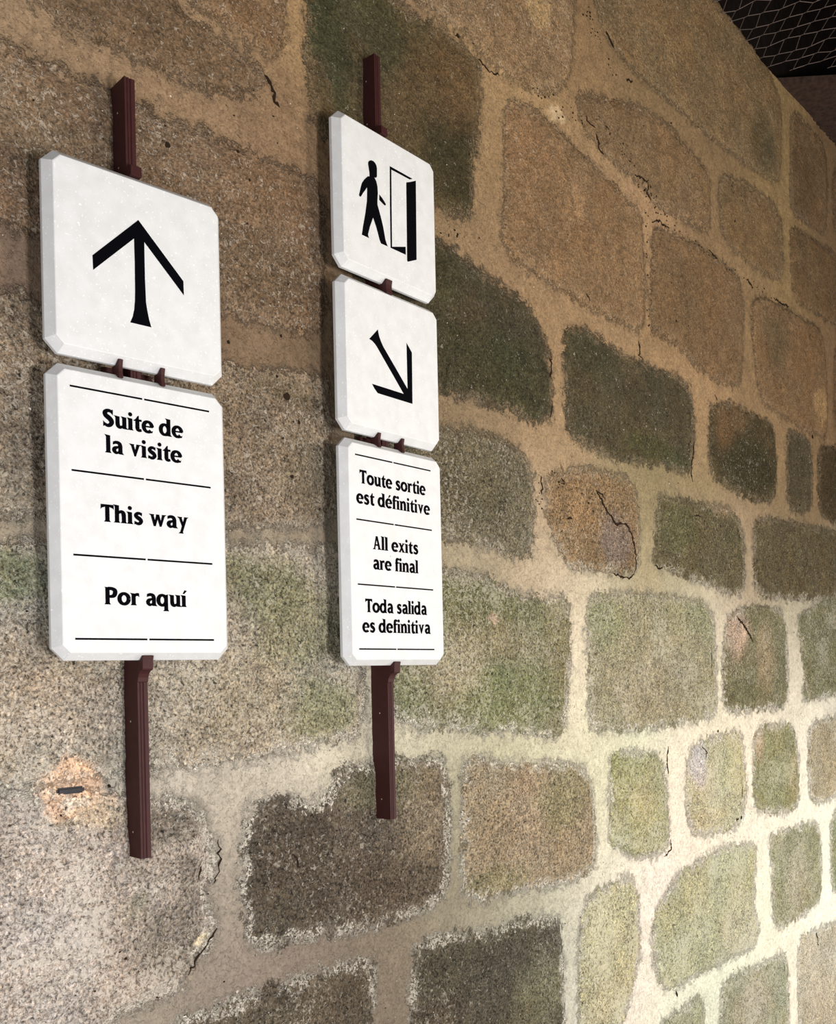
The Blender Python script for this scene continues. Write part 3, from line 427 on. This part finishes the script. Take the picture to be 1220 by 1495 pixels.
G['r'] = (72, stem(22, 0, 92) + flag(22, 98) + foot(22) + stroke([(26, 66, 10), (40, 84, 17), (58, 88, 20)]) + poly((52, 98), (68, 99), (70, 66), (58, 76)))
G['t'] = (66, stem(30, 26, 98) + poly((-2, 84), (16, 98), (32, 122), (43.5, 128), (43.5, 98), (66, 98), (66, 80), (0, 80)) + stroke([(30, 32, 27), (33, 16, 25), (46, 9, 20), (64, 13, 16)]))
G['s'] = (80, stroke([(66, 80, 13), (52, 91, 18), (32, 89, 20), (20, 74, 24), (30, 59, 26), (50, 47, 27), (62, 30, 25), (52, 12, 21), (32, 8, 19), (12, 18, 14)]) + poly((60, 96), (71, 99), (69, 68), (60, 76)) + poly((8, 30), (7, 0), (18, 3), (20, 22)))
G['v'] = (94, poly((8, 98), (34, 98), (56, 26), (46, 0), (40, 0)) + poly((58, 98), (86, 98), (52, 0), (40, 0), (38, 14)) + poly((-4, 99), (42, 97), (36, 86), (10, 86)) + poly((54, 98), (98, 99), (84, 88), (60, 86)))
G['w'] = (138, poly((8, 98), (34, 98), (52, 26), (46, 0), (34, 0)) + poly((58, 98), (80, 98), (52, 0), (34, 0), (36, 14)) + poly((56, 98), (82, 98), (100, 26), (94, 0), (84, 0)) + poly((106, 98), (132, 98), (100, 0), (84, 0), (86, 14))
          + poly((-4, 99), (42, 97), (36, 86), (10, 86)) + poly((54, 98), (84, 98), (84, 86), (56, 86)) + poly((102, 98), (144, 99), (130, 88), (106, 86)))
G['y'] = (94, poly((8, 98), (34, 98), (58, 26), (44, 0)) + poly((60, 98), (86, 98), (42, -38), (18, -38)) + poly((-4, 99), (42, 97), (36, 86), (10, 86)) + poly((54, 98), (98, 99), (84, 88), (60, 86)) + poly((8, -40), (52, -40), (46, -28), (18, -28)))
G['x'] = (94, poly((6, 97), (36, 97), (90, 0), (58, 0)) + poly((62, 97), (84, 97), (30, 0), (6, 0)) + poly((-2, 98), (42, 98), (36, 87), (8, 87)) + poly((54, 98), (94, 98), (84, 87), (60, 87)) + poly((-2, 0), (40, 0), (32, 11), (8, 11)) + poly((52, 0), (98, 0), (88, 11), (58, 11)))
G['f'] = (60, stem(26, 0, 110) + foot(26) + stroke([(26, 106, 27), (31, 124, 25), (45, 130, 20), (60, 127, 15)]) + poly((54, 138), (68, 136), (64, 112), (55, 120)) + poly((-2, 82), (14, 98), (60, 98), (60, 82)))
G['P'] = (104, stem(26, 0, 134) + poly((2, 138), (14, 124), (40, 124), (40, 136)) + foot(26) + stroke([(30, 126, 20), (62, 125, 21), (84, 112, 27), (87, 94, 28), (78, 73, 26), (58, 64, 19), (32, 64, 17)]))
G['T'] = (104, stem(52, 0, 134) + foot(52, 0, 11, 11) + poly((2, 137), (102, 137), (104, 96), (94, 108), (66, 118), (38, 118), (10, 108), (0, 96)))
G['S'] = (96, stroke([(80, 112, 15), (64, 125, 20), (40, 125, 22), (23, 108, 28), (30, 86, 30), (58, 66, 32), (74, 42, 30), (64, 17, 24), (40, 9, 21), (14, 22, 16)]) + poly((74, 136), (86, 138), (85, 92), (74, 104)) + poly((8, 44), (7, -2), (19, 4), (22, 28)))
G['A'] = (118, poly((46, 137), (66, 137), (34, 0), (16, 0)) + poly((46, 137), (72, 137), (110, 0), (80, 0)) + poly((28, 38), (90, 38), (88, 54), (32, 54)) + poly((0, 0), (46, 0), (36, 13), (14, 13)) + poly((68, 0), (122, 0), (110, 13), (78, 13)))
G[' '] = (44, [])
def letter_polys(text):
    x = 0; out = []
    for k, ch in enumerate(text):
        adv, P = G[ch]
        if ch in 'v' and k and text[k - 1] == 'i': pass
        for q in P: out.append([(a + x, b) for a, b in q])
        x += adv + (0 if ch != 'T' else -2) + 3
    return out
def flat_print(name, polys, parent, depth, mat, thick=.0003):
    V = []; Fc = []
    for q in polys:
        k = len(V); V += [(a, -depth - thick, b) for a, b in q]
        s = sum(q[i][0] * q[(i + 1) % len(q)][1] - q[(i + 1) % len(q)][0] * q[i][1] for i in range(len(q)))
        ids = list(range(k, k + len(q))); Fc.append(ids if s > 0 else ids[::-1])
    return new_obj(name, mesh_from(V, Fc, name), mat, parent)
def lettering(text, x0, x1, zb, parent, depth, xh=.0192):
    P = letter_polys(text); lo = min(a for q in P for a, b in q); hi = max(a for q in P for a, b in q)
    sx = (x1 - x0) / (hi - lo); sy = xh / 100
    return flat_print('lettering', [[(x0 + (a - lo) * sx, zb + b * sy) for a, b in q] for q in P], parent, depth, M_INK)

# ---------- the two signs ----------
W_, CH, SIDE, BV, TT = .300, .0185, .008, .0114, .023
def octo(w, h, c, i): return [(i + c, 0 - i), (w - i - c, 0 - i), (w - i, -i - c), (w - i, -h + i + c), (w - i - c, -h + i), (i + c, -h + i), (i, -h + i + c), (i, -i - c)]
def panel(h, z0, parent, label):
    V = []; rings = [(0, CH - .0007, .0012), (0.0012, CH, 0), (SIDE - .0008, CH, 0), (SIDE, CH, .0003), (TT - .0006, CH - BV * .586, BV - .0004), (TT, CH - BV * .6, BV + .0008)]
    for d, c, i in rings: V += [(x, -d, z) for x, z in octo(W_, h, c, i)]
    Fc = []
    for r in range(len(rings) - 1):
        for k in range(8):
            a = r * 8 + k; b = r * 8 + (k + 1) % 8; Fc.append((a, a + 8, b + 8, b))
    Fc.append(list(range(8))); n = (len(rings) - 1) * 8; Fc.append(list(range(n, n + 8))[::-1])
    me = mesh_from(V, Fc, 'sign_panel'); bm = bmesh.new(); bm.from_mesh(me); bmesh.ops.recalc_face_normals(bm, faces=bm.faces); bm.to_mesh(me); bm.free()
    o = new_obj('sign_panel', me, M_PANEL, parent, (0, 0, z0)); o['label'] = label; return o
def extrude_prof(name, prof, x0, x1, parent, loc, mat):     # profile in (depth, z), extruded along the sign's width
    n = len(prof); V = [(x0, -d, z) for d, z in prof] + [(x1, -d, z) for d, z in prof]
    Fc = [list(range(n)), list(range(n, 2 * n))[::-1]] + [(k, k + n, (k + 1) % n + n, (k + 1) % n) for k in range(n)]
    me = mesh_from(V, Fc, name); bm = bmesh.new(); bm.from_mesh(me); bmesh.ops.recalc_face_normals(bm, faces=bm.faces)
    bmesh.ops.bevel(bm, geom=list(bm.edges), offset=.0005, segments=1, affect='EDGES'); bm.to_mesh(me); bm.free(); return new_obj(name, me, mat, parent, loc)
def sign(name, org, ang, top, postx, ptop, pbot, back, panels, clips, label):
    c, s = math.cos(ang), math.sin(ang); n = (s, -c)
    e = bpy.data.objects.new(name, None); SC.collection.objects.link(e); e.empty_display_size = .1
    e.location = (org[0] - n[0] * SIDE, org[1] - n[1] * SIDE, top + pbot); e.rotation_euler = (0, 0, ang); tag(e, label, 'sign')
    Z = -pbot; x0, x1 = postx
    # post: folded plate with two grooves down its narrow front
    w = x1 - x0; pr = [(x0, .0), (x0, back), (x1, back), (x1, 0), (x0 + w * .62, 0), (x0 + w * .56, .0016), (x0 + w * .48, .0016), (x0 + w * .42, 0), (x0 + w * .30, 0), (x0 + w * .26, .0012), (x0 + w * .20, .0012), (x0 + w * .16, 0)]
    m = len(pr); V = [(a, b, pbot + Z) for a, b in pr] + [(a, b, ptop + Z) for a, b in pr]
    me = mesh_from(V, [list(range(m)), list(range(m, 2 * m))[::-1]] + [(k, (k + 1) % m, (k + 1) % m + m, k + m) for k in range(m)], 'post')
    bm = bmesh.new(); bm.from_mesh(me); bmesh.ops.recalc_face_normals(bm, faces=bm.faces); bm.to_mesh(me); bm.free()
    post = new_obj('post', me, M_PAINT, e)
    for d, z in ((.42, ptop - .048), (.42, ptop - .135), (.42, pbot + .04), (.42, pbot + .215)):
        bm = bmesh.new(); bmesh.ops.create_uvsphere(bm, u_segments=10, v_segments=6, radius=.0017)
        for v in bm.verts: v.co.x *= .4
        me = bpy.data.meshes.new('screw'); bm.to_mesh(me); bm.free(); new_obj('screw', me, M_SCREW, post, (x0, back * d, z + Z))
    z = 0; g = .0144; xc = (x0 + x1) / 2
    # bracket standing on the top edge, behind and over the first panel
    extrude_prof('top_bracket', [(-.004, .0), (-.004, .016), (.0, .0185), (.0155, .0165), (.0165, .0005), (.004, .0005)], x0 - .0005, x1 + .0005, e, (0, 0, Z), M_PAINT)
    for k, (h, plab, fill) in enumerate(panels):
        p = panel(h, z + Z, e, plab); fill(p, z)
        if k < len(panels) - 1:
            for cx, cw in clips[k]:
                extrude_prof('clip', [(-.003, -h + .0), (-.003, -h - g), (.0082, -h - g - .0002), (.0172, -h - g - .0074), (.0212, -h - g - .0068), (.0192, -h - g + .003), (.0192, -h - .003), (.0212, -h + .0068), (.0172, -h + .0076), (.0082, -h + .0003)], cx - cw / 2, cx + cw / 2, e, (0, 0, z + Z), M_PAINT)
            lo = min([x0] + [q[0] for q in clips[k]]) - .006; hi = max([x1] + [q[0] for q in clips[k]]) + .006
            cb = box('cross_bar', lo, hi, +.028, .036, z - h - g - .006 + Z, z - h + .006 + Z, M_PAINT, e)
        z -= h + g
    zb = z + g
    extrude_prof('foot_bracket', [(-.003, -.036), (.0015, -.034), (.003, -.027), (.0065, -.021), (.011, -.017), (.0175, -.0155), (.019, -.013), (.0195, 0), (.0215, .0068), (.0172, .0076), (.0083, -.0003), (-.003, -.0003)], x0 - .0003, x1 + .0003, e, (0, 0, zb + Z), M_PAINT)
    return e
def rules(p, z0, zs_, x0, x1, gx):
    for zr in zs_:
        t = .0014; P = [[(a, zr - z0 - t), (b, zr - z0 - t), (b, zr - z0 + t), (a, zr - z0 + t)] for a, b in ((x0, gx - .0016), (gx + .0016, x1))]
        flat_print('dividing_line', P, p, TT, M_INK)
def shape(name, pts, p, z0): return flat_print(name, [[(a / 1e3, b / 1e3 - z0) for a, b in pts]], p, TT, M_INK)
def fill_up(p, z): shape('arrow', ARROW_UP, p, z)
def fill_down(p, z): shape('arrow', ARROW_DOWN, p, z)
def fill_exit(p, z):
    flat_print('walking_figure', [[(a / 1e3, b / 1e3 - z) for a, b in q] for q in (WALKER, HAND)], p, TT, M_INK)
    flat_print('open_door', [[(a / 1e3, b / 1e3 - z) for a, b in q] for q in (DOORF, DOORL)], p, TT, M_INK)
def fill_visit(p, z):
    rules(p, z, (-.3493, -.4736, -.5983, -.7224), .0298, .2646, .1475)
    for t, a, b, zb in (('Suite de', .0800, .2165, -.4007), ('la visite', .0820, .2135, -.4404), ('This way', .0735, .2228, -.5453), ('Por aquí', .0765, .2168, -.6701)): lettering(t, a, b, zb - z, p, TT)
def fill_final(p, z):
    rules(p, z, (-.6621, -.7868, -.9119, -1.0368), .0293, .2573, .1388)
    for t, a, b, zb in (('Toute sortie', .0405, .2400, -.7160), ('est définitive', .0300, .2530, -.7555), ('All exits', .0735, .2118, -.8410), ('are final', .0743, .2113, -.8803), ('Toda salida', .0488, .2365, -.9651), ('es definitiva', .0392, .2470, -1.0042)): lettering(t, a, b, zb - z, p, TT)
sign('wall_sign', (.73942, -.04412), -.09608, 2.38507, (.1393, .1569), .1607, -1.0654, .060,
     [(.300, 'square white panel with a black upward arrow', fill_up), (.4399, 'tall white panel with three black messages beginning Suite de la visite', fill_visit)],
     [[(.1131, .0070), (.1845, .0070)]], 'two-panel white sign with upward arrow and THIS WAY text on maroon post')
sign('wall_sign', (1.33339, -.04414), .01932, 2.68723, (.1345, .1518), .1674, -1.3802, .056,
     [(.300, 'square white panel with a figure walking to an open door', fill_exit), (.300, 'square white panel with a black arrow slanting down', fill_down), (.4399, 'tall white panel with three black messages beginning Toute sortie', fill_final)],
     [[(.1430, .0180)], [(.1050, .0070), (.1755, .0070)]], 'three-panel white sign with exit pictogram, slanted arrow and ALL EXITS ARE FINAL text')

# ---------- overhead: netting, dark boards, beam ----------
HC = 3.775
def wires(name, segs, r, mat):
    V = []; Fc = []
    for a, b in segs:
        a = Vector(a); b = Vector(b); d = (b - a).normalized(); u = d.cross(Vector((.3, .2, 1))).normalized(); v = d.cross(u); k = len(V)
        for p in (a, b):
            for q in range(4): V.append(p + (u * math.cos(q * math.pi / 2) + v * math.sin(q * math.pi / 2)) * r)
        Fc += [(k + q, k + (q + 1) % 4, k + 4 + (q + 1) % 4, k + 4 + q) for q in range(4)]
    return new_obj(name, mesh_from(V, Fc, name), mat)
segs = []; A_, B_, TW = .066, .070, .012
rr = random.Random(3); jit = {}
def node(i, j, e):
    if (i, j) not in jit: jit[(i, j)] = (rr.uniform(-.004, .004), rr.uniform(-.004, .004), rr.uniform(-.006, .006))
    q = jit[(i, j)]; x = 2.1 + i * A_ + (A_ / 2 if j % 2 else 0) + q[0]; y = -.004 - j * B_ * .75 + q[1]
    return (x + .35 * (y + .1), min(y + (TW / 2 if e > 0 else -TW / 2), .012), HC + .006 + q[2] + .012 * math.sin(x * 5) * min(1, -y * 3))
for i in range(48):
    for j in range(34):
        q_ = node(i, j, 1)
        if not (2.1 < q_[0] < 3.655 - q_[1] * .78): continue
        segs.append((node(i, j, 1), node(i, j, -1)))
        o_ = 1 if j % 2 else 0
        segs.append((node(i, j, -1), node(i + o_, j + 1, 1))); segs.append((node(i, j, -1), node(i + o_ - 1, j + 1, 1)))
tag(wires('wire_netting', segs, .0013, M_WIRE), 'wire netting stretched under the dark ceiling at the top right', 'netting')
def slab(name, P, z0, z1, mat, parent=None):
    n = len(P); V = [(a, b, z0) for a, b in P] + [(a, b, z1) for a, b in P]
    me = mesh_from(V, [list(range(n))[::-1], list(range(n, 2 * n))] + [(k, (k + 1) % n, (k + 1) % n + n, k + n) for k in range(n)], name)
    bm = bmesh.new(); bm.from_mesh(me); bmesh.ops.recalc_face_normals(bm, faces=bm.faces); bm.to_mesh(me); bm.free(); return new_obj(name, me, mat, parent)
ceil_ = slab('ceiling', [(-1.5, -4.2), (6.3, -4.2), (6.3, .3), (-1.5, .3)], 4.25, 4.35, M_VOID); ceil_['kind'] = 'structure'
for k in range(20):
    x0 = -1.5 + k * .39; box('board', x0 + .006, x0 + .384, -4.19, .29, 4.21 + .01 * (k % 3 == 0), 4.26, M_VOID, ceil_)
tw = box('wall_left_top', -1.5, 6.3, .03, .30, 3.70, 4.26, M_LEDGE); tw.name = 'wall_upper'; tw['kind'] = 'structure'
bmx = slab('beam', [(3.700, .03), (3.895, -.22), (4.30, -.74), (4.75, -.74), (4.45, .03)], HC - .002, HC + .024, M_BEAM); bmx['kind'] = 'structure'
for k in range(11):
    t = .30 + k * .042; a = (4.02 + k * .036, .0); q = .42
    new = slab('groove_ridge', [(a[0], .02), (a[0] + q, -q * 1.05), (a[0] + q + .017, -q * 1.05), (a[0] + .019, .02)], HC - .007 - .002 * (k % 3), HC, M_BEAM, bmx)
fl = slab('floor', [(-1.5, -4.2), (6.3, -4.2), (6.3, .02), (-1.5, .02)], -.1, 0, M_FLOOR); fl['kind'] = 'structure'
